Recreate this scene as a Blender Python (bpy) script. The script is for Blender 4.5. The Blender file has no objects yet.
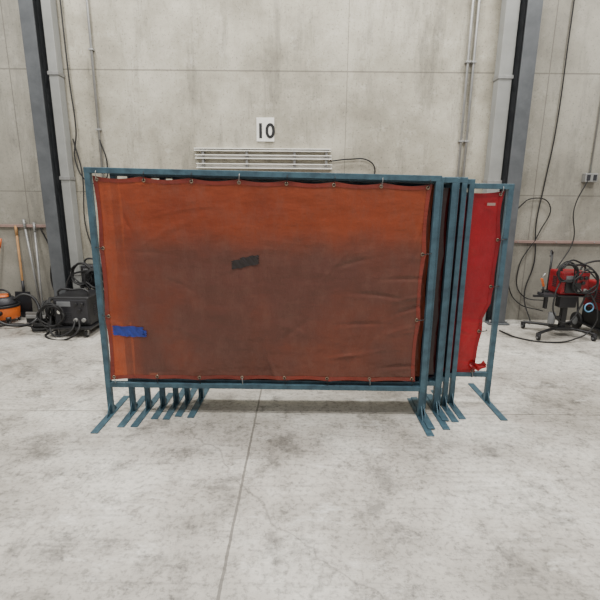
import bpy, bmesh, math, random
from mathutils import Vector, noise, Matrix
random.seed(4)
C = bpy.context
COL = C.scene.collection

# ---------------------------------------------------------------- materials
def lin(c):
    return tuple(((v/255)/12.92 if v/255 <= .04045 else ((v/255+.055)/1.055)**2.4) for v in c)+(1,)

def mat(name, rgb, rough=.6, metal=0, var=.25, scale=6, bump=.0, rgb2=None, spec=.5):
    m = bpy.data.materials.new(name); m.use_nodes = True
    nt = m.node_tree; b = nt.nodes['Principled BSDF']
    tc = nt.nodes.new('ShaderNodeTexCoord'); n = nt.nodes.new('ShaderNodeTexNoise')
    n.inputs['Scale'].default_value = scale; n.inputs['Detail'].default_value = 8
    n.inputs['Roughness'].default_value = .65
    nt.links.new(tc.outputs['Object'], n.inputs['Vector'])
    r = nt.nodes.new('ShaderNodeValToRGB')
    c = lin(rgb); c2 = lin(rgb2) if rgb2 else tuple(v*(1-var) for v in c[:3])+(1,)
    r.color_ramp.elements[0].position = .35; r.color_ramp.elements[0].color = c2
    r.color_ramp.elements[1].position = .62; r.color_ramp.elements[1].color = c
    nt.links.new(n.outputs['Fac'], r.inputs['Fac'])
    nt.links.new(r.outputs['Color'], b.inputs['Base Color'])
    b.inputs['Roughness'].default_value = rough; b.inputs['Metallic'].default_value = metal
    b.inputs['Specular IOR Level'].default_value = spec
    if bump:
        bp = nt.nodes.new('ShaderNodeBump'); bp.inputs['Strength'].default_value = bump
        bp.inputs['Distance'].default_value = .01
        nt.links.new(n.outputs['Fac'], bp.inputs['Height']); nt.links.new(bp.outputs['Normal'], b.inputs['Normal'])
    return m

def node(nt, t, **k):
    n = nt.nodes.new(t)
    for a, v in k.items(): setattr(n, a, v)
    return n
def math_n(nt, op, a, b=None, c=None):
    n = nt.nodes.new('ShaderNodeMath'); n.operation = op
    for i, v in enumerate((a, b, c)):
        if v is None: continue
        if isinstance(v, (int, float)): n.inputs[i].default_value = v
        else: nt.links.new(v, n.inputs[i])
    return n.outputs[0]
def noise_n(nt, vec, scale, detail=6, rough=.6, stretch=None, rot=None):
    if stretch:
        mp = node(nt, 'ShaderNodeMapping'); mp.inputs['Scale'].default_value = stretch
        if rot: mp.inputs['Rotation'].default_value = rot
        nt.links.new(vec, mp.inputs['Vector']); vec = mp.outputs['Vector']
    n = node(nt, 'ShaderNodeTexNoise'); n.inputs['Scale'].default_value = scale
    n.inputs['Detail'].default_value = detail; n.inputs['Roughness'].default_value = rough
    nt.links.new(vec, n.inputs['Vector']); return n.outputs['Fac']
def ramp(nt, fac, stops):
    r = node(nt, 'ShaderNodeValToRGB'); e = r.color_ramp.elements
    while len(e) < len(stops): e.new(.5)
    for i, (p, c) in enumerate(stops): e[i].position = p; e[i].color = c
    nt.links.new(fac, r.inputs['Fac']); return r.outputs['Color']
def mixc(nt, fac, a, b, mode='MIX'):
    n = node(nt, 'ShaderNodeMix', data_type='RGBA', blend_type=mode)
    if isinstance(fac, (int, float)): n.inputs[0].default_value = fac
    else: nt.links.new(fac, n.inputs[0])
    for i, v in ((6, a), (7, b)):
        if isinstance(v, tuple): n.inputs[i].default_value = v
        else: nt.links.new(v, n.inputs[i])
    return n.outputs[2]
G = lambda v: (v, v, v, 1)
def maprange(nt, v, a, b, c=0, d=1):
    n = node(nt, 'ShaderNodeMapRange'); n.interpolation_type = 'SMOOTHSTEP'
    nt.links.new(v, n.inputs[0])
    for i, x in enumerate((a, b, c, d)): n.inputs[i+1].default_value = x
    return n.outputs[0]

def floor_mat():
    m = bpy.data.materials.new('floor_concrete'); m.use_nodes = True; nt = m.node_tree
    b = nt.nodes['Principled BSDF']; tc = node(nt, 'ShaderNodeTexCoord').outputs['Object']
    base = ramp(nt, noise_n(nt, tc, 1.1, 9, .62), [(.36, lin((146,141,132))), (.5, lin((178,173,164))), (.64, lin((206,203,194)))])
    sp = ramp(nt, noise_n(nt, tc, 34, 6, .75), [(.39, G(.36)), (.5, G(1))])
    c = mixc(nt, .6, base, sp, 'MULTIPLY')
    st = ramp(nt, noise_n(nt, tc, 3.3, 10, .78), [(.38, G(.32)), (.49, G(1))])
    c = mixc(nt, .7, c, st, 'MULTIPLY')
    st2 = ramp(nt, noise_n(nt, tc, 9, 8, .8), [(.37, G(.2)), (.44, G(1))])
    c = mixc(nt, .55, c, st2, 'MULTIPLY')
    sc = ramp(nt, noise_n(nt, tc, 4, 6, .7, (.35, 5, 1)), [(.36, G(.5)), (.47, G(1))])
    c = mixc(nt, .4, c, sc, 'MULTIPLY')
    wh = ramp(nt, noise_n(nt, tc, 2.2, 10, .8, (1, 2.2, 1), (0, 0, .5)), [(.56, G(0)), (.68, G(.6))])
    c = mixc(nt, wh, c, lin((224, 222, 215)))
    vo = node(nt, 'ShaderNodeTexVoronoi', feature='DISTANCE_TO_EDGE'); vo.inputs['Scale'].default_value = .42
    ad = node(nt, 'ShaderNodeMixRGB'); ad.blend_type = 'ADD'; ad.inputs[0].default_value = .35
    nz = node(nt, 'ShaderNodeTexNoise'); nz.inputs['Scale'].default_value = 2.5; nz.inputs['Detail'].default_value = 5
    nt.links.new(tc, nz.inputs['Vector']); nt.links.new(tc, ad.inputs[1]); nt.links.new(nz.outputs['Color'], ad.inputs[2])
    nt.links.new(ad.outputs[0], vo.inputs['Vector'])
    ck = ramp(nt, vo.outputs['Distance'], [(0, G(.4)), (.0035, G(1))])
    c = mixc(nt, .6, c, ck, 'MULTIPLY')
    sx = node(nt, 'ShaderNodeSeparateXYZ'); nt.links.new(tc, sx.inputs[0])
    wob = math_n(nt, 'MULTIPLY', math_n(nt, 'SUBTRACT', noise_n(nt, tc, 9, 4), .5), .012)
    def line(axis, pos, w):
        d = math_n(nt, 'ABSOLUTE', math_n(nt, 'ADD', math_n(nt, 'SUBTRACT', sx.outputs[axis], pos), wob))
        return math_n(nt, 'LESS_THAN', d, w)
    l = line(0, -.325, .007)
    for a, p, w in ((1, 3.04, .005), (0, -4.6, .005), (0, 3.95, .005)):
        l = math_n(nt, 'MAXIMUM', l, line(a, p, w))
    c = mixc(nt, math_n(nt, 'MULTIPLY', l, .7), c, lin((80, 76, 70)))
    nt.links.new(c, b.inputs['Base Color'])
    rr = ramp(nt, noise_n(nt, tc, 2, 6), [(.3, G(.32)), (.7, G(.58))])
    nt.links.new(rr, b.inputs['Roughness'])
    bp = node(nt, 'ShaderNodeBump'); bp.inputs['Strength'].default_value = .15; bp.inputs['Distance'].default_value = .01
    nt.links.new(noise_n(nt, tc, 20, 8, .7), bp.inputs['Height']); nt.links.new(bp.outputs[0], b.inputs['Normal'])
    return m

def wall_mat():
    m = bpy.data.materials.new('wall_concrete'); m.use_nodes = True; nt = m.node_tree
    b = nt.nodes['Principled BSDF']; tc = node(nt, 'ShaderNodeTexCoord').outputs['Object']
    base = ramp(nt, noise_n(nt, tc, .9, 9, .68), [(.34, lin((128,123,109))), (.5, lin((158,153,138))), (.66, lin((184,179,164)))])
    pit = ramp(nt, noise_n(nt, tc, 40, 4, .7), [(.35, G(.3)), (.43, G(1))])
    c = mixc(nt, .6, base, pit, 'MULTIPLY')
    run = ramp(nt, noise_n(nt, tc, 3, 8, .75, (1.6, 1, .28)), [(.36, G(.42)), (.49, G(1))])
    c = mixc(nt, .55, c, run, 'MULTIPLY')
    bl = ramp(nt, noise_n(nt, tc, 5, 9, .8), [(.55, G(0)), (.7, G(.4))])
    c = mixc(nt, bl, c, lin((204, 200, 188)))
    sx = node(nt, 'ShaderNodeSeparateXYZ'); nt.links.new(tc, sx.inputs[0])
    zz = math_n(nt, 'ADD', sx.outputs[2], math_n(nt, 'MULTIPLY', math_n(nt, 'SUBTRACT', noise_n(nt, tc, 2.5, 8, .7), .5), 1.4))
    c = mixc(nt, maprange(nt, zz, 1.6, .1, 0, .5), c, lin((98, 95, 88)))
    # side bays are mixed towards a darker grey
    side = math_n(nt, 'MAXIMUM', math_n(nt, 'LESS_THAN', sx.outputs[0], -3.1), math_n(nt, 'GREATER_THAN', sx.outputs[0], 2.6))
    c = mixc(nt, math_n(nt, 'MULTIPLY', side, .38), c, lin((120, 119, 115)))
    def line(axis, pos, w):
        return math_n(nt, 'LESS_THAN', math_n(nt, 'ABSOLUTE', math_n(nt, 'SUBTRACT', sx.outputs[axis], pos)), w)
    l = line(2, 1.66, .006)
    for a, p, w in ((2, 3.1, .008), (0, -3.55, .006), (0, 3.0, .006), (0, .55, .004)):
        l = math_n(nt, 'MAXIMUM', l, line(a, p, w))
    c = mixc(nt, math_n(nt, 'MULTIPLY', l, .6), c, lin((84, 80, 74)))
    nt.links.new(c, b.inputs['Base Color']); b.inputs['Roughness'].default_value = .85
    bp = node(nt, 'ShaderNodeBump'); bp.inputs['Strength'].default_value = .3; bp.inputs['Distance'].default_value = .01
    nt.links.new(noise_n(nt, tc, 14, 8, .7), bp.inputs['Height']); nt.links.new(bp.outputs[0], b.inputs['Normal'])
    return m

def vinyl(name, c1, c2, trans, tint, rough=.3, stack_shade=None, dustc=(128, 100, 86)):
    m = bpy.data.materials.new(name); m.use_nodes = True; nt = m.node_tree
    b = nt.nodes['Principled BSDF']; out = nt.nodes['Material Output']
    tc = node(nt, 'ShaderNodeTexCoord').outputs['Object']
    c = ramp(nt, noise_n(nt, tc, 1.6, 8, .65), [(.32, lin(c2)), (.66, lin(c1))])
    if stack_shade:   # painted dimming: less light comes through where curtains hang behind
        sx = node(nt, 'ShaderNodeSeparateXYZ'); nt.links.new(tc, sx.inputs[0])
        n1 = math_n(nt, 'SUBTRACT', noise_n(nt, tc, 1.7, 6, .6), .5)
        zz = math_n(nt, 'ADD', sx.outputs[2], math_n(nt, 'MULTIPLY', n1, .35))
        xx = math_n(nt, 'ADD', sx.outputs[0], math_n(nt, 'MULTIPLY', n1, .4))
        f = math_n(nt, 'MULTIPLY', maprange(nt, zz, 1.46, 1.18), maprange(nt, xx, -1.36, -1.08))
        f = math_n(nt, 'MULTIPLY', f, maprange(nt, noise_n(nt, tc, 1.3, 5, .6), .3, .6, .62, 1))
        c = mixc(nt, f, c, lin(stack_shade))
    dust = ramp(nt, noise_n(nt, tc, 9, 9, .78, (1, 1, .5)), [(.46, G(0)), (.75, G(.35))])
    c = mixc(nt, dust, c, lin(dustc))
    nt.links.new(c, b.inputs['Base Color']); b.inputs['Roughness'].default_value = rough
    b.inputs['Specular IOR Level'].default_value = .5
    bp = node(nt, 'ShaderNodeBump'); bp.inputs['Strength'].default_value = .7; bp.inputs['Distance'].default_value = .025
    h = math_n(nt, 'ADD', noise_n(nt, tc, 6, 5, .55, (1, 1, .45), (0, .5, 0)), noise_n(nt, tc, 5, 4, .5, (.5, 1, 1.4), (0, .6, 0)))
    nt.links.new(h, bp.inputs['Height']); nt.links.new(bp.outputs[0], b.inputs['Normal'])
    tr = node(nt, 'ShaderNodeBsdfTransparent'); tr.inputs[0].default_value = lin(tint)
    tl = node(nt, 'ShaderNodeBsdfTranslucent'); nt.links.new(c, tl.inputs[0])
    m1 = node(nt, 'ShaderNodeMixShader'); m1.inputs[0].default_value = .2
    nt.links.new(b.outputs[0], m1.inputs[1]); nt.links.new(tl.outputs[0], m1.inputs[2])
    m2 = node(nt, 'ShaderNodeMixShader'); m2.inputs[0].default_value = trans
    nt.links.new(m1.outputs[0], m2.inputs[1]); nt.links.new(tr.outputs[0], m2.inputs[2])
    nt.links.new(m2.outputs[0], out.inputs[0])
    return m

M_floor, M_wall = floor_mat(), wall_mat()
M_teal = mat('blue_painted_steel', (68,97,110), .45, .2, .35, 14, .05, rgb2=(50,72,84))
M_orange = vinyl('orange_brown_vinyl', (158,74,42), (138,62,38), .16, (225,110,60), stack_shade=(103,66,56), dustc=(136,100,86))
M_hem = vinyl('red_brown_hem_vinyl', (138,56,42), (116,46,38), .05, (200,80,50), dustc=(130,90,78))
M_orange2 = vinyl('orange_vinyl', (140,68,42), (112,54,36), .12, (220,120,70))
M_dark = vinyl('smoke_brown_vinyl', (62,42,40), (42,32,34), .08, (120,60,40), dustc=(90, 70, 64))
M_dkred = vinyl('dark_red_vinyl', (104,28,28), (70,24,24), .10, (160,40,30), dustc=(110, 60, 56))
M_red = vinyl('red_vinyl', (158,24,34), (122,18,28), .14, (205,40,40), dustc=(150, 60, 64))
M_black = mat('black_plastic', (26,26,28), .45, 0, .3, 10)
M_rub = mat('black_rubber', (21,21,22), .7, 0, .3, 10)
M_redp = mat('red_paint', (130,20,28), .4, 0, .3, 8)
M_steel = mat('galvanised_steel', (150,150,148), .45, .5, .2, 12)
M_white = mat('white_enamel', (224,223,216), .45, 0, .15, 8)
M_gcol = mat('grey_column_paint', (84,87,90), .5, .1, .2, 4, rgb2=(68,71,74))
M_lcol = mat('light_column_paint', (134,135,132), .6, 0, .15, 4)
M_blue = mat('blue_tape', (30,50,134), .55, 0, .3, 18)
M_btape = mat('black_tape', (38,29,28), .5, 0, .4, 18)
M_wood = mat('wood_handle', (176,132,84), .6, 0, .25, 14)
M_vac = mat('orange_plastic', (196,96,34), .4, 0, .2, 6)
M_dgrey = mat('dark_grey_metal', (50,50,54), .45, .3, .25, 8)
M_brass = mat('brass_grommet', (150,140,120), .35, .8, .15, 20)
M_blu2 = mat('light_blue_plastic', (90,140,175), .4, 0, .1, 8)
M_grey = mat('grey_plastic', (112,114,116), .5, 0, .1, 8)
M_yel = mat('yellow_cable', (170,150,60), .5, 0, .1, 8)
M_bristle = mat('bristle', (60,52,44), .9, 0, .4, 60)
M_pink = mat('primer_rail', (146,122,114), .6, .1, .15, 8)

# ---------------------------------------------------------------- helpers
def root(name, loc=(0, 0, 0)):
    e = bpy.data.objects.new(name, None); e.empty_display_size = .1; e.location = loc
    COL.objects.link(e); return e
def fin(name, me, m, par):
    if m: me.materials.append(m)
    o = bpy.data.objects.new(name, me); COL.objects.link(o)
    if par:
        o.parent = par; o.matrix_parent_inverse = Matrix.Translation(par.location).inverted()
    return o
def box(name, lo, hi, m, par=None, bev=.004, rot=None, seg=2):
    bm = bmesh.new(); bmesh.ops.create_cube(bm, size=1)
    c = [(a+b)/2 for a, b in zip(lo, hi)]; s = [abs(b-a) for a, b in zip(lo, hi)]
    for v in bm.verts: v.co = Vector((v.co[i]*s[i] for i in range(3)))
    if bev: bmesh.ops.bevel(bm, geom=bm.edges[:], offset=min(bev, min(s)*.45), segments=seg, affect='EDGES', profile=.5)
    me = bpy.data.meshes.new(name); bm.to_mesh(me); bm.free()
    o = fin(name, me, m, par)
    o.location = c
    if rot: o.rotation_euler = rot
    return o
def cyl(name, p1, p2, r, m, par=None, r2=None, n=20, bev=0):
    p1, p2 = Vector(p1), Vector(p2); d = p2-p1
    bm = bmesh.new(); bmesh.ops.create_cone(bm, cap_ends=True, segments=n, radius1=r, radius2=r if r2 is None else r2, depth=d.length)
    if bev:
        ed = [e for e in bm.edges if abs(e.verts[0].co.z-e.verts[1].co.z) < 1e-6]
        bmesh.ops.bevel(bm, geom=ed, offset=bev, segments=2, affect='EDGES', profile=.5)
    for f in bm.faces: f.smooth = len(f.verts) == 4
    me = bpy.data.meshes.new(name); bm.to_mesh(me); bm.free()
    o = fin(name, me, m, par); o.location = (p1+p2)/2
    o.rotation_mode = 'QUATERNION'; o.rotation_quaternion = d.to_track_quat('Z', 'Y'); return o
def cable(name, pts, r, m, par=None, cyclic=False):
    cu = bpy.data.curves.new(name, 'CURVE'); cu.dimensions = '3D'; cu.bevel_depth = r; cu.bevel_resolution = 3; cu.resolution_u = 8
    cu.use_fill_caps = True
    s = cu.splines.new('BEZIER'); s.bezier_points.add(len(pts)-1); s.use_cyclic_u = cyclic
    for bp, p in zip(s.bezier_points, pts):
        bp.co = p; bp.handle_left_type = bp.handle_right_type = 'AUTO'
    return fin(name, cu, m, par)
def coil(name, c, r, turns, th, m, par, axis='Y', jit=.02):
    pts = []
    for i in range(turns*8):
        a = i/8*2*math.pi; rr = r+random.uniform(-jit, jit); w = random.uniform(-.5, .5)*th*turns
        if axis == 'Y': pts.append((c[0]+rr*math.cos(a), c[1]+w, c[2]+rr*math.sin(a)*1.1))
        elif axis == 'Z': pts.append((c[0]+rr*math.cos(a), c[1]+rr*math.sin(a), c[2]+(i/8)*th*1.4))
        else: pts.append((c[0]+w, c[1]+rr*math.cos(a), c[2]+rr*math.sin(a)*1.1))
    return cable(name, pts, th, m, par)
def torus(name, c, R, r, m, par, rot=(math.pi/2, 0, 0), n=16):
    bm = bmesh.new(); vs = []
    for i in range(n):
        a = 2*math.pi*i/n; row = []
        for j in range(8):
            b = 2*math.pi*j/8
            row.append(bm.verts.new(((R+r*math.cos(b))*math.cos(a), (R+r*math.cos(b))*math.sin(a), r*math.sin(b))))
        vs.append(row)
    for i in range(n):
        for j in range(8):
            f = bm.faces.new((vs[i][j], vs[(i+1) % n][j], vs[(i+1) % n][(j+1) % 8], vs[i][(j+1) % 8])); f.smooth = True
    me = bpy.data.meshes.new(name); bm.to_mesh(me); bm.free()
    o = fin(name, me, m, par); o.location = c; o.rotation_euler = rot; return o

# ---------------------------------------------------------------- room shell
WY = 5.75
def slab(name, lo, hi, m): return box(name, lo, hi, m, None, 0)
f = slab('floor', (-9, -4, -.2), (9, WY+.3, 0), M_floor)
w = slab('wall_back', (-9, WY, 0), (9, WY+.3, 6.5), M_wall)
for o in (f, w):   # keep world coords = object coords for procedural textures
    for v in o.data.vertices: v.co += o.location
    o.location = (0, 0, 0)

# columns (H-section, with base plate)
def hcol(name, x0, x1, y0, y1, m):
    e = root(name, ((x0+x1)/2, (y0+y1)/2, 0))
    t = .016
    box('flange_front', (x0, y0, .02), (x1, y0+t, 6.4), m, e, .002)
    box('flange_rear', (x0, y1-t, .02), (x1, y1, 6.4), m, e, .002)
    xm = (x0+x1)/2
    box('web', (xm-.007, y0+t, .02), (xm+.007, y1-t, 6.4), m, e, 0)
    box('base_plate', (x0-.05, y0-.04, 0), (x1+.05, y1, .02), m, e, .002)
    for sx in (x0-.025, x1+.025):
        cyl('anchor_bolt', (sx, y0, .02), (sx, y0, .06), .01, M_steel, e, n=6)
    return e
hcol('steel_column', -3.2, -3.04, 5.5, 5.74, M_gcol)
hcol('steel_column', 2.53, 2.7, 5.5, 5.74, M_gcol)
for x0, x1 in ((2.33, 2.49), (-3.0, -2.89)):
    e = root('downpipe_cover', ((x0+x1)/2, 5.7, 0))
    box('cover', (x0, 5.60, 0), (x1, 5.745, 6.4), M_lcol, e, .008)
    for z in (.6, 1.8, 3.0): box('strap', (x0-.01, 5.59, z), (x1+.01, 5.745, z+.04), M_steel, e, .002)

# electrical conduits
def conduit(x, z0, z1, r=.014):
    e = root('electrical_conduit', (x, WY-.03, z0))
    cyl('tube', (x, WY-.03, z0), (x, WY-.03, z1), r, M_steel, e)
    z = z0+.2
    while z < z1:
        box('clamp', (x-.03, WY-.05, z), (x+.03, WY-.001, z+.02), M_steel, e, .002); z += .9
    return e
conduit(1.99, .3, 6.3); conduit(2.06, .3, 6.3); conduit(-2.52, 1.3, 6.3)

# strut channels on the wall (three stacked white rails)
e = root('wall_strut_rail', (-.48, 5.7, 2.1))
for i, (z, h) in enumerate(((2.185, .035), (2.10, .05), (1.99, .06))):
    x0, x1 = -1.34+.01*i, .37+.01*i
    box('web_%d' % i, (x0, WY-.02, z-h/2), (x1, WY-.001, z+h/2), M_white, e, .002)
    box('lip_top_%d' % i, (x0, WY-.07, z+h/2-.01), (x1, WY-.02, z+h/2), M_white, e, .002)
    box('lip_low_%d' % i, (x0, WY-.07, z-h/2), (x1, WY-.02, z-h/2+.01), M_white, e, .002)
for x in (-1.25, -.7, -.1, .3): box('bracket', (x, WY-.05, 1.97), (x+.03, WY-.001, 2.2), M_steel, e, .002)
e = root('rail_cable', (.5, 5.7, 2.1))
cable('cord', [(.37, WY-.03, 2.06), (.6, WY-.03, 2.085), (.85, WY-.03, 2.07), (.93, WY-.03, 1.98), (.9, WY-.03, 1.8), (.95, WY-.03, 1.3)], .009, M_rub, e)

# bay number sign
e = root('bay_number_sign', (-.45, WY-.01, 2.46))
box('plate', (-.56, WY-.012, 2.29), (-.34, WY-.001, 2.57), M_white, e, .002)
tcu = bpy.data.curves.new('digits', 'FONT'); tcu.body = '10'; tcu.size = .24; tcu.extrude = .001; tcu.offset = .006
tcu.align_x = 'CENTER'
to = fin('digits', tcu, M_black, e); to.location = (-.45, WY-.0145, 2.335); to.rotation_euler = (math.pi/2, 0, 0)

# horizontal wall rails, outlet
for x0, x1, z in ((2.75, 5.2, 1.07), (-5.2, -3.25, 1.22)):
    e = root('wall_guard_rail', ((x0+x1)/2, WY-.02, z))
    box('rail', (x0, WY-.04, z-.018), (x1, WY-.001, z+.018), M_pink, e, .004)
    x = x0+.1
    while x < x1:
        cyl('screw', (x, WY-.046, z), (x, WY-.038, z), .008, M_steel, e, n=8); x += .5
e = root('outlet_box', (3.66, WY-.04, 1.88))
box('body', (3.58, WY-.08, 1.83), (3.74, WY-.001, 1.94), M_steel, e, .008)
for x in (3.62, 3.70):
    box('socket', (x-.022, WY-.086, 1.85), (x+.022, WY-.078, 1.92), M_dgrey, e, .003)
cyl('feed', (3.66, WY-.03, 1.94), (3.66, WY-.03, 6.2), .01, M_steel, e)

# wall-hung cables
def cab(name, pts, r=.009, m=M_rub):
    c = pts[0]; e = root(name, c); cable('cord', pts, r, m, e); return e
Y = WY-.035
cab('hanging_cable', [(3.18, Y, 6.3), (3.16, Y, 3.6), (3.15, Y, 2.4), (3.10, Y, 1.8), (3.06, Y, 1.3), (3.1, Y, .8), (3.0, Y-.05, .35), (3.05, Y-.2, .03)], .008)
cab('hanging_cable', [(2.80, Y, 1.5), (2.95, Y, 1.62), (3.2, Y, 1.55), (3.12, Y, 1.2), (2.9, Y, .7), (3.0, Y, .35), (3.3, Y-.1, .3)], .007)
cab('hanging_cable', [(2.74, Y, 1.0), (2.78, Y, .55), (2.95, Y, .25), (3.25, Y-.1, .16)], .007)
cab('hanging_cable', [(3.62, Y-.04, 1.86), (3.5, Y-.04, 1.5), (3.55, Y-.04, 1.1), (3.35, Y-.15, .8), (3.2, Y-.3, .7)], .007)
cab('hanging_cable', [(-2.82, Y, 6.2), (-2.82, Y, 3.0), (-2.8, Y, 2.4), (-2.84, Y, 2.0), (-2.7, Y, 1.78), (-2.5, Y, 1.8), (-2.45, Y, 2.0), (-2.52, Y, 2.3)], .009)
cab('hanging_cable', [(-2.85, Y, 2.3), (-2.78, Y, 1.9), (-2.8, Y, 1.2), (-2.7, Y, .8), (-2.6, Y-.1, .5)], .008)
cab('hanging_cable', [(-3.4, Y, 1.2), (-3.3, Y, .9), (-3.34, Y, .5), (-3.2, Y-.15, .25), (-3.15, Y-.35, .1)], .009)

# ---------------------------------------------------------------- welding screens
T = .038
def curtain(name, x0, x1, z0, z1, y, m, par, nx=90, nz=60, amp=.008, right=None, left=None, ng=7, ngz=4, seed=0, ties=True, zl=0, mh=None):
    """vinyl panel hung in the opening; zl: extra height of the left top corner"""
    bm = bmesh.new(); g = []
    W = x1-x0
    if ties: y -= .008
    rnd = random.Random(int(seed*10)+1)
    creases = []   # pulled creases: centre, direction, width, length, height
    for k in range(34):
        a = rnd.choice([rnd.uniform(-.5, .5), rnd.uniform(1.1, 2.0), rnd.uniform(.5, 1.1)])
        creases.append((x0+W*rnd.random(), z0+(z1-z0)*rnd.random(), math.cos(a), math.sin(a), rnd.uniform(.010, .024), rnd.uniform(.06, .24), rnd.uniform(-.8, .8)))
    for k in range(14):  # right side, gathered horizontally
        a = rnd.uniform(-.35, .35)
        creases.append((x1-W*rnd.uniform(.02, .25), z0+(z1-z0)*rnd.uniform(.03, .7), math.cos(a), math.sin(a), .014, rnd.uniform(.06, .18), rnd.uniform(-1.1, 1.1)))
    def shape(u, t):
        zt = z1+zl*(1-u)
        xr = x1 if right is None else right(z0+(zt-z0)*t, x1)
        x = x0+(xr-x0)*u; z = z0+(zt-z0)*t
        st = abs(math.sin(math.pi*u*(ng-1))); z -= .018*st*max(0, (t-.9)/.1)**2
        z += .010*abs(math.sin(math.pi*u*(ng-1)))*max(0, (.1-t)/.1)**2
        s2 = abs(math.sin(math.pi*t*(ngz-1)))
        x += .012*s2*max(0, (.06-u)/.06)**2; x -= .018*s2*max(0, (u-.94)/.06)**2
        n1 = noise.noise(Vector((x*1.6+seed, z*1.1, seed)))
        n2 = noise.noise(Vector((x*5+seed, z*2.2, 7)))
        fold = math.cos(u*2*math.pi*(ng-1))*max(0, t-.65)**1.5*3.0
        fold += math.cos(t*2*math.pi*(ngz-1))*max(0, u-.85)**1.2*3
        wr = 0
        if ties:
            for cx, cz, ca, sa, w_, l_, h_ in creases:
                dx, dz = x-cx, z-cz; al = dx*ca+dz*sa; ac = -dx*sa+dz*ca+.3*al*al
                if abs(al) < l_*2.5 and abs(ac) < w_*3.5: wr += h_*math.exp(-(al/l_)**2-(ac/w_)**2)
            wr = max(-1.4, min(1.4, wr))
        return (x, min(y+amp*(n1*1.1+n2*.6+fold*.8+wr*.7), y+.026), z)
    for j in range(nz+1):
        g.append([bm.verts.new(shape(i/nx, j/nz)) for i in range(nx+1)])
    for j in range(nz):
        for i in range(nx):
            fc = bm.faces.new((g[j][i], g[j][i+1], g[j+1][i+1], g[j+1][i])); fc.smooth = True
    me = bpy.data.meshes.new(name); bm.to_mesh(me); bm.free()
    o = fin(name, me, m, par)
    if ties:
        def hem(nm, f1, f2, n=140):
            b = bmesh.new(); pr = None
            for i in range(n+1):
                a = Vector(shape(*f1(i/n))); c = Vector(shape(*f2(i/n))); a.y -= .003; c.y -= .003
                va, vc = b.verts.new(a), b.verts.new(c)
                if pr: b.faces.new((pr[0], va, vc, pr[1])).smooth = True
                pr = (va, vc)
            mm = bpy.data.meshes.new(nm); b.to_mesh(mm); b.free(); fin(nm, mm, mh or m, par)
        hem('hem_top', lambda s: (s, 1), lambda s: (s, .978)); hem('hem_low', lambda s: (s, 0), lambda s: (s, .022))
        hem('hem_left', lambda s: (0, s), lambda s: (.014, s)); hem('hem_right', lambda s: (1, s), lambda s: (.986, s))
        k = 0
        for i in range(ng):
            u = .012+i/(ng-1)*.976
            for t, dz in ((.985, .05), (.015, -.045)):
                p = Vector(shape(u, t)); torus('grommet_%d' % k, (p.x, p.y-.005, p.z), .0095, .003, M_brass, par)
                cable('tie_%d' % k, [(p.x, p.y-.008, p.z), (p.x+.004, y-.018, p.z+dz*.5), (p.x+.006, y-.016, p.z+dz), (p.x+.006, y+.008, p.z+dz*1.25)], .0026, M_black if i % 3 else M_steel, par); k += 1
        for i in range(1, ngz-1):
            t = i/(ngz-1)
            for u, dx in ((.988, .05), (.012, -.04)):
                p = Vector(shape(u, t)); torus('grommet_%d' % k, (p.x, p.y-.005, p.z), .0095, .003, M_brass, par)
                cable('tie_%d' % k, [(p.x, p.y-.008, p.z), (p.x+dx*.5, y-.016, p.z+.004), (p.x+dx, y-.016, p.z+.008), (p.x+dx*1.3, y+.008, p.z+.01)], .0036, M_black, par); k += 1
    return shape

def frame(x0, x1, y, hl, hr, zb=.235, foot=.30, fl=0, fr=0, lift=0):
    e = root('welding_screen', ((x0+x1)/2, y, 0))
    h = T/2
    for nm, x, hh, dx, lf in (('post_left', x0, hl, fl, 0), ('post_right', x1, hr, fr, lift)):
        box(nm, (x-h, y-h, .008+lf), (x+h, y+h, hh-T+.002), M_teal, e, .003)
        fo = box('foot_'+nm[5:], (x-.026, y-foot, lf), (x+.026, y+foot, .008+lf), M_teal, e, .002)
        fo.rotation_euler = (0, 0, dx)
        for s in (-1, 1):   # gusset
            bm = bmesh.new()
            vs = [bm.verts.new(p) for p in ((x-.003, y+s*h, .008+lf), (x-.003, y+s*(h+.07), .008+lf), (x-.003, y+s*h, .09), (x+.003, y+s*h, .008+lf), (x+.003, y+s*(h+.07), .008+lf), (x+.003, y+s*h, .09))]
            for q in ((0, 1, 2), (5, 4, 3), (0, 3, 4, 1), (1, 4, 5, 2), (2, 5, 3, 0)): bm.faces.new([vs[i] for i in q])
            bmesh.ops.recalc_face_normals(bm, faces=bm.faces)
            me = bpy.data.meshes.new('gusset'); bm.to_mesh(me); bm.free(); fin('gusset', me, M_teal, e)
    L = x1-x0; ang = math.atan2(hl-hr, L)
    zc = (hl+hr)/2-h
    box('rail_top', (x0-h-.001, y-h-.001, zc-h), (x1+h+.001, y+h+.001, zc+h), M_teal, e, .003, (0, ang, 0))
    box('rail_low', (x0+h, y-h, zb-h), (x1-h, y+h, zb+h), M_teal, e, .003, (0, 0.006, 0))
    return e

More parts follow.
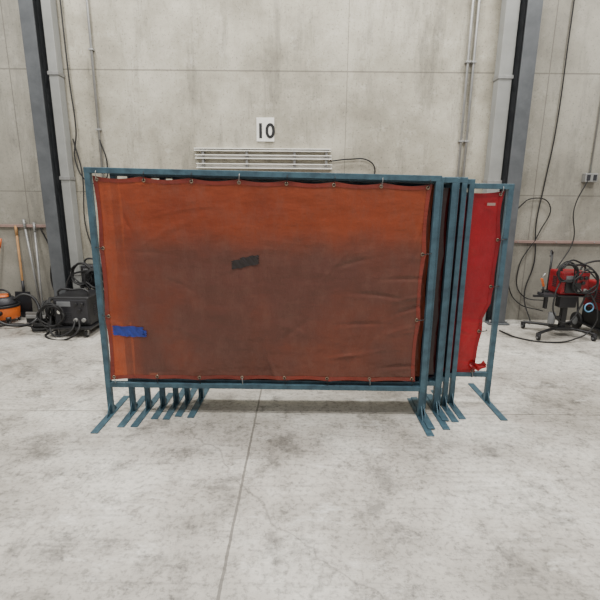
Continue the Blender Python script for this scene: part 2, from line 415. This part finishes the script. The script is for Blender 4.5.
XL = [-1.42, -1.27, -1.17, -1.07, -.98, -.90, -.80]
XR = [.915, .945, 1.055, 1.085, 1.155, 1.225, 1.53]
LIFT = [0, .008, 0, .008, 0, 0, 0]
HL = [1.79, 1.775, 1.77, 1.765, 1.77, 1.76, 1.74]
HR = [1.755, 1.745, 1.75, 1.745, 1.755, 1.745, 1.715]
ZB = [.235, .25, .24, .25, .235, .25, .24]
YS = [3.0+.045*i for i in range(7)]
for i in range(7):
    e = frame(XL[i], XR[i], YS[i], HL[i], HR[i], ZB[i], (.29, .25, .29, .22, .27, .27, .33)[i], 0 if LIFT[i] else random.uniform(-.03, .03)*(i > 0), 0, LIFT[i])
    y = YS[i]
    if i == 0:
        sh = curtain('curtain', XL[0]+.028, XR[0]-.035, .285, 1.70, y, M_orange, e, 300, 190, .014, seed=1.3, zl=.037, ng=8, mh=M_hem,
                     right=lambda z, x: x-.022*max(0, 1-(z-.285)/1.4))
        def tape(nm, u0, u1, t0, t1, m, tilt=.012):
            b = bmesh.new(); g = []
            for j in range(13):
                row = []
                for k in range(37):
                    rag = .003*math.sin(j*2.1+k)*(k in (0, 36)); lift = .004*max(0, k/36-.85)*6+.0015*math.sin(k*.7+j*.5)
                    row.append(b.verts.new(Vector(sh(u0+(u1-u0)*k/36+rag, t0+(t1-t0)*j/12+tilt*k/36+.002*math.sin(k*.35)))+Vector((0, -.004-lift, 0))))
                g.append(row)
            for j in range(12):
                for k in range(36): b.faces.new((g[j][k], g[j][k+1], g[j+1][k+1], g[j+1][k])).smooth = True
            me = bpy.data.meshes.new(nm); b.to_mesh(me); b.free(); fin(nm, me, m, e)
        tape('tape_patch', .405, .487, .575, .617, M_btape, .03)
        tape('tape_patch_upper', .43, .485, .607, .632, M_btape, .018)
        tape('tape_blue', .020, .118, .235, .285, M_blue, -.004)
        tape('tape_blue_lower', .060, .128, .228, .262, M_blue, .002)
    elif i == 1:
        curtain('curtain', XL[1]+.03, XR[1]-.03, .30, 1.70, y, M_orange2, e, 60, 30, .006, ties=False, seed=5)
    elif i == 6:
        def redge(z, x):
            if z > .82: return x-.01*math.sin(z*9)
            if z > .70: return x-.01-.05*(.82-z)/.12
            return x-.06-.03*(.70-z)/.45
        curtain('curtain', XL[6]+.03, XR[6]-.03, .24, 1.665, y, M_red, e, 200, 120, .018, right=redge, seed=9, ng=7, ngz=5)
        b = bmesh.new(); g = []
        for j in range(9):
            g.append([b.verts.new((1.37+.12*k/10-.02*j/8, y-.035+.015*math.sin(k*1.3+j), .27+.07*j/8*(1-.3*k/10)+.012*math.sin(k*.9)+.03*k/10)) for k in range(11)])
        for j in range(8):
            for k in range(10): b.faces.new((g[j][k], g[j][k+1], g[j+1][k+1], g[j+1][k])).smooth = True
        me = bpy.data.meshes.new('flap'); b.to_mesh(me); b.free(); fin('flap', me, M_red, e)
        box('label_tag', (1.36, y-.03, 1.56), (1.42, y-.027, 1.58), M_pink, e, 0)
    else:
        curtain('curtain', XL[i]+.03, XR[i]-.03, .30, 1.68, y, (M_dark, M_dkred, M_dark, M_dkred)[i-2], e, 70, 30, .010, ties=False, seed=i*3, ng=4)

# ---------------------------------------------------------------- left side equipment
def wheel(nm, c, r, w, par, ax='X', hub=M_grey):
    d = Vector((w/2, 0, 0)) if ax == 'X' else Vector((0, w/2, 0))
    c = Vector(c)
    cyl(nm, c-d, c+d, r, M_rub, par, n=28, bev=.008); cyl(nm+'_hub', c-d*1.15, c+d*1.15, r*.5, hub, par, n=16)

def welder_body(e, x0, x1, y0, y1, z0, z1, mbody, mfront, stripe=None):
    box('case', (x0, y0, z0), (x1, y1, z1), mbody, e, .02, seg=3)
    box('front_panel', (x0+.02, y0-.008, z0+.03), (x1-.02, y0+.01, z1-.03), mfront, e, .008)
    W = x1-x0; H = z1-z0
    box('display', (x0+.12*W, y0-.014, z0+.68*H), (x0+.5*W, y0-.006, z0+.85*H), M_grey, e, .003)
    for k, (a, b) in enumerate(((.65, .76), (.82, .76), (.74, .55))):
        cyl('knob_%d' % k, (x0+a*W, y0-.03, z0+b*H), (x0+a*W, y0-.006, z0+b*H), .02, M_black, e, bev=.003)
    for k in range(5):
        z = z0+(.2+.06*k)*H; box('louver_%d' % k, (x0+.1*W, y0-.013, z), (x0+.5*W, y0-.006, z+.008), M_dgrey, e, .001)
    for k, a in enumerate((.62, .84)):
        cyl('socket_%d' % k, (x0+a*W, y0-.035, z0+.22*H), (x0+a*W, y0-.006, z0+.22*H), .024, M_steel, e, bev=.003)
    for s, x in enumerate((x0-.003, x1+.003)):
        for k in range(6):
            z = z0+(.3+.08*k)*H; box('vent_%d_%d' % (s, k), (x-.002, y0+.1, z), (x+.002, y1-.1, z+.012), M_dgrey, e, 0)
    if stripe: box('stripe', (x0-.002, y0-.011, z1-.06), (x1+.002, y0+.05, z1-.03), stripe, e, .003)
    ym = y0+.08
    cable('handle', [(x0+.08*W, ym, z1-.01), (x0+.1*W, ym, z1+.055), (x0+.5*W, ym, z1+.07), (x0+.9*W, ym, z1+.055), (x0+.92*W, ym, z1-.01)], .012, M_black, e)

# front-left black welder on cart
e = root('welding_machine', (-2.65, 5.0, 0))
x0, x1, y0, y1 = -2.86, -2.44, 4.86, 5.3
box('tray', (x0-.03, y0-.08, .10), (x1+.03, y1+.05, .125), M_black, e, .004)
welder_body(e, x0, x1, y0, y1, .125, .47, M_black, M_dgrey)
for x in (x0-.02, x1+.02): wheel('rear_wheel', (x, y1, .1), .10, .035, e)
for x in (x0+.04, x1-.04):
    wheel('caster', (x, y0-.03, .045), .045, .025, e); box('fork', (x-.02, y0-.045, .05), (x+.02, y0-.015, .10), M_steel, e, .002)
cable('push_bar', [(x0-.02, y1-.02, .12), (x0-.02, y1+.03, .62), (x0+.1, y1+.05, .68), (x1-.1, y1+.05, .68), (x1+.02, y1+.03, .62), (x1+.02, y1-.02, .12)], .012, M_black, e)
coil('lead_coil', (-2.93, 4.98, .30), .12, 5, .011, M_rub, e, 'X')
coil('lead_coil_front', (-2.86, 4.80, .26), .13, 4, .009, M_rub, e, 'Y', .03)
cable('lead_a', [(-2.56, 4.83, .2), (-2.52, 4.72, .12), (-2.65, 4.7, .015), (-2.95, 4.8, .015), (-3.0, 5.0, .05), (-2.95, 5.02, .25)], .011, M_rub, e)
cable('lead_b', [(-2.6, 4.83, .2), (-2.62, 4.74, .1), (-2.8, 4.72, .05), (-2.9, 4.85, .2), (-2.86, 4.98, .45)], .011, M_rub, e)
cyl('gauge', (-2.78, 4.845, .3), (-2.78, 4.83, .3), .025, M_white, e)

# rear welder behind it
e = root('welding_machine', (-2.5, 5.45, 0))
x0, x1, y0, y1 = -2.78, -2.38, 5.36, 5.58
for x in (x0+.02, x1-.02):
    for yy in (y0+.02, y1-.02): box('leg', (x-.015, yy-.015, .06), (x+.015, yy+.015, .5), M_black, e, .002)
    wheel('caster', (x, y0+.02, .04), .04, .025, e); wheel('caster', (x, y1-.02, .04), .04, .025, e)
box('shelf', (x0, y0, .18), (x1, y1, .20), M_black, e, .003); box('shelf_top', (x0, y0, .48), (x1, y1, .5), M_black, e, .003)
welder_body(e, x0+.02, x1-.02, y0+.01, y1-.02, .5, .76, M_dgrey, M_black)
coil('lead_coil', (-2.72, 5.32, .66), .12, 4, .009, M_rub, e, 'Y')
coil('lead_coil_b', (-2.56, 5.30, .60), .11, 4, .009, M_rub, e, 'Y')
box('wire_feeder', (-2.6, y0+.04, .76), (-2.42, y1-.06, .91), M_grey, e, .012)
cyl('red_cap', (-2.46, y0+.02, .84), (-2.46, y0+.05, .84), .03, M_redp, e)
cyl('gas_bottle', (-2.29, 5.5, 0), (-2.29, 5.5, .62), .065, M_dgrey, e, bev=.02); cyl('bottle_neck', (-2.29, 5.5, .62), (-2.29, 5.5, .72), .03, M_steel, e, r2=.02)

# cable heap at left
e = root('cable_heap', (-3.15, 5.1, 0))
coil('loop_low', (-3.12, 5.15, .012), .15, 5, .012, M_rub, e, 'Z', .03)
coil('loop_side', (-3.12, 5.15, .2), .12, 4, .010, M_rub, e, 'X', .02)
cable('tail', [(-3.1, 5.1, .02), (-3.35, 5.2, .012), (-3.6, 5.3, .012), (-3.85, 5.15, .012), (-4.1, 5.2, .012)], .011, M_rub, e)

# shop vacuum
e = root('shop_vacuum', (-3.82, 5.42, 0)); c = (-3.82, 5.42)
cyl('drum', (c[0], c[1], .06), (c[0], c[1], .22), .165, M_vac, e, r2=.18, n=36, bev=.012)
cyl('rim', (c[0], c[1], .215), (c[0], c[1], .245), .188, M_black, e, n=36, bev=.006)
cyl('motor_head', (c[0], c[1], .245), (c[0], c[1], .34), .165, M_dgrey, e, r2=.12, n=36, bev=.02)
cyl('motor_cap', (c[0], c[1], .34), (c[0], c[1], .37), .09, M_vac, e, r2=.07, n=24, bev=.01)
cable('handle', [(c[0]-.1, c[1], .32), (c[0]-.08, c[1], .40), (c[0]+.08, c[1], .40), (c[0]+.1, c[1], .32)], .012, M_black, e)
for a in range(4):
    an = math.pi/4+a*math.pi/2; px, py = c[0]+.15*math.cos(an), c[1]+.15*math.sin(an)
    wheel('caster', (px, py, .03), .03, .02, e); cyl('caster_pod', (px, py, .05), (px, py, .10), .035, M_black, e)
cyl('inlet', (c[0]+.05, c[1]-.15, .16), (c[0]+.06, c[1]-.21, .16), .03, M_black, e)
cable('hose', [(c[0]+.06, c[1]-.2, .16), (c[0]+.12, c[1]-.3, .10), (c[0]+.3, c[1]-.25, .03), (c[0]+.42, c[1]-.05, .05), (c[0]+.38, c[1]+.08, .25), (c[0]+.25, c[1]+.05, .36), (c[0]+.14, c[1]+.0, .31)], .018, M_black, e)
box('latch', (c[0]-.03, c[1]-.2, .19), (c[0]+.03, c[1]-.18, .26), M_black, e, .004)

# brooms and tools leaning on the wall
def broom(nm, foot, top, mh, kind, grip=M_black):
    e = root(nm, foot); f = Vector(foot); t = Vector(top); d = (t-f).normalized()
    cyl('handle', f+d*.1, t, .014, mh, e); cyl('grip', t-d*.12, t+d*.004, .017, grip, e)
    if kind == 'broom':
        box('block', (f.x-.17, f.y-.03, f.z+.09), (f.x+.17, f.y+.03, f.z+.13), M_wood, e, .006)
        for k in range(17):
            xx = f.x-.16+k*.02; cyl('bristle_%d' % k, (xx, f.y, f.z), (xx, f.y, f.z+.095), .012, M_bristle, e, n=7)
    elif kind == 'shovel':
        bm = bmesh.new(); prof = [(-.10, .36), (-.11, .2), (-.10, .08), (-.05, .01), (0, 0), (.05, .01), (.10, .08), (.11, .2), (.10, .36)]
        a = [bm.verts.new((f.x+px, f.y-.02+.02*(1-abs(px)/.11), f.z+pz)) for px, pz in prof]
        b = [bm.verts.new((f.x+px*.98, f.y-.028+.02*(1-abs(px)/.11), f.z+pz)) for px, pz in prof]
        bm.faces.new(a); bm.faces.new(b[::-1])
        for k in range(len(a)): bm.faces.new((a[k], b[k], b[(k+1) % 9], a[(k+1) % 9]))
        me = bpy.data.meshes.new('blade'); bm.to_mesh(me); bm.free(); fin('blade', me, M_dgrey, e)
        cyl('socket', f+d*.3, f+d*.5, .018, M_dgrey, e)
    else:
        box('blade_bar', (f.x-.22, f.y-.012, f.z+.06), (f.x+.22, f.y+.012, f.z+.10), M_steel, e, .003)
        box('rubber', (f.x-.22, f.y-.004, f.z), (f.x+.22, f.y+.004, f.z+.065), M_rub, e, .001)
broom('push_broom', (-4.15, 5.6, 0), (-3.93, 5.70, 1.05), M_wood, 'broom', M_vac)
broom('shovel', (-3.70, 5.66, 0), (-3.72, 5.72, 1.22), M_wood, 'shovel', M_wood)
broom('floor_squeegee', (-3.42, 5.56, 0), (-3.60, 5.71, 1.30), M_steel, 'squeegee', M_steel)
broom('floor_squeegee', (-3.32, 5.40, 0), (-3.47, 5.71, 1.26), M_steel, 'sq', M_steel)

# ---------------------------------------------------------------- right side equipment
e = root('mobile_welding_station', (3.17, 5.05, 0))
box('column', (3.14, 5.02, .10), (3.20, 5.08, .52), M_black, e, .006)
box('base_hub', (3.06, 4.98, .08), (3.29, 5.14, .12), M_black, e, .01)
for k, (px, py) in enumerate(((2.80, 4.86), (3.44, 4.84), (2.86, 5.34), (3.44, 5.34))):
    cable('leg_%d' % k, [(3.18+.3*(px-3.18), 5.06+.3*(py-5.06), .105), (px*.6+3.18*.4, py*.6+5.06*.4, .10), (px, py, .085)], .018, M_black, e)
    wheel('caster_%d' % k, (px, py, .04), .04, .028, e); box('fork_%d' % k, (px-.022, py-.02, .045), (px+.022, py+.02, .09), M_dgrey, e, .004)
box('platform', (2.98, 4.88, .515), (3.38, 5.26, .53), M_black, e, .004)
box('bracket_plate', (3.08, 5.0, .36), (3.28, 5.1, .515), M_dgrey, e, .008)
welder_body(e, 3.02, 3.34, 4.92, 5.20, .53, .80, M_redp, M_redp)
box('front_black', (3.06, 4.900, .56), (3.24, 4.914, .68), M_black, e, .003)
box('side_arm', (2.78, 5.03, .48), (3.14, 5.06, .505), M_black, e, .004)
box('arm_bracket', (2.92, 5.02, .34), (2.95, 5.07, .56), M_black, e, .004)
box('tool_tray', (2.84, 4.92, .505), (2.96, 5.08, .54), M_dgrey, e, .004)
cyl('torch_body', (2.86, 5.0, .62), (2.81, 4.97, .72), .013, M_vac, e, bev=.004); cyl('torch_neck', (2.81, 4.97, .72), (2.84, 4.96, .78), .008, M_steel, e)
cyl('torch_stand', (2.86, 5.0, .54), (2.86, 5.0, .63), .010, M_black, e)
cyl('mast', (3.05, 5.24, .5), (3.05, 5.24, 1.0), .012, M_black, e); cable('mast_hook', [(3.05, 5.24, .98), (3.0, 5.18, 1.02), (2.96, 5.12, .96)], .009, M_black, e)
coil('lead_coil', (3.05, 4.88, .80), .10, 5, .008, M_rub, e, 'Y', .02)
coil('lead_coil_low', (3.26, 4.87, .70), .12, 3, .008, M_rub, e, 'Y', .03)
cable('lead_top', [(3.0, 4.9, .85), (3.1, 4.95, .93), (3.25, 5.0, .90), (3.4, 4.95, .8), (3.42, 4.9, .6), (3.36, 4.87, .4)], .010, M_rub, e)
cable('lead_a', [(3.0, 4.9, .72), (2.92, 4.85, .55), (2.95, 4.84, .3), (3.1, 4.85, .22), (3.25, 4.88, .4), (3.3, 4.88, .6)], .009, M_rub, e)
cable('lead_b', [(3.34, 4.88, .57), (3.42, 4.82, .35), (3.4, 4.84, .15), (3.2, 4.8, .04), (2.9, 4.75, .012), (2.6, 4.9, .012), (2.5, 5.2, .012)], .009, M_rub, e)
torus('blue_hose_ring', (3.34, 4.86, .40), .05, .008, M_blu2, e)
cyl('filter_pot', (3.02, 5.02, .16), (3.02, 5.02, .30), .04, M_grey, e, bev=.01); box('pot_arm', (3.02, 5.03, .21), (3.16, 5.05, .25), M_black, e, .003)

e = root('welding_machine', (3.72, 5.0, 0))
x0, x1, y0, y1 = 3.54, 3.94, 4.86, 5.35
box('tray', (x0-.02, y0-.04, .10), (x1+.02, y1, .12), M_black, e, .004)
welder_body(e, x0, x1, y0+.01, y1-.05, .33, .66, M_redp, M_black)
box('lower_cabinet', (x0+.01, y0+.02, .12), (x1-.01, y1-.06, .33), M_black, e, .01)
for x in (x0, x1): wheel('rear_wheel', (x, y1, .11), .11, .035, e)
for x in (x0+.04, x1-.04):
    wheel('caster', (x, y0, .045), .045, .025, e); box('fork', (x-.02, y0-.015, .05), (x+.02, y0+.015, .10), M_steel, e, .002)
coil('lead_coil', (3.62, 4.82, .42), .12, 4, .009, M_rub, e, 'Y', .02)
cable('lead_y', [(3.6, 4.84, .42), (3.5, 4.76, .2), (3.6, 4.72, .02), (3.9, 4.75, .012), (4.2, 4.9, .012)], .008, M_yel, e)
cable('push_bar', [(x0, y1-.02, .12), (x0, y1+.05, .8), (x0+.08, y1+.05, .85), (x1-.08, y1+.05, .85), (x1, y1+.05, .8), (x1, y1-.02, .12)], .012, M_black, e)

# ---------------------------------------------------------------- lights
wd = bpy.data.worlds.new('warehouse_ambient'); C.scene.world = wd; wd.use_nodes = True
wd.node_tree.nodes['Background'].inputs[0].default_value = (1, .98, .95, 1)
wd.node_tree.nodes['Background'].inputs[1].default_value = .62
def area(nm, loc, size, en, rot=(0, 0, 0)):
    l = bpy.data.lights.new(nm, 'AREA'); l.energy = en; l.size = size; l.color = (1, .98, .94)
    o = bpy.data.objects.new(nm, l); o.location = loc; o.rotation_euler = rot; COL.objects.link(o)
for i, (x, y) in enumerate(((-3.2, 1.0), (3.2, 1.0), (-3.2, 4.3), (3.2, 4.3), (0, 1.8), (0, 4.6))):
    area('high_bay_lamp', (x, y, 6.2), .7, 205)

# ---------------------------------------------------------------- camera
cd = bpy.data.cameras.new('camera'); cd.sensor_width = 36; cd.lens = 26
co = bpy.data.objects.new('camera', cd); COL.objects.link(co)
co.location = (0, 0, 1.6)
R = Matrix.Rotation(math.radians(90-13.2), 4, 'X') @ Matrix.Rotation(math.radians(.5), 4, 'Z')
co.rotation_euler = R.to_euler()
C.scene.camera = co
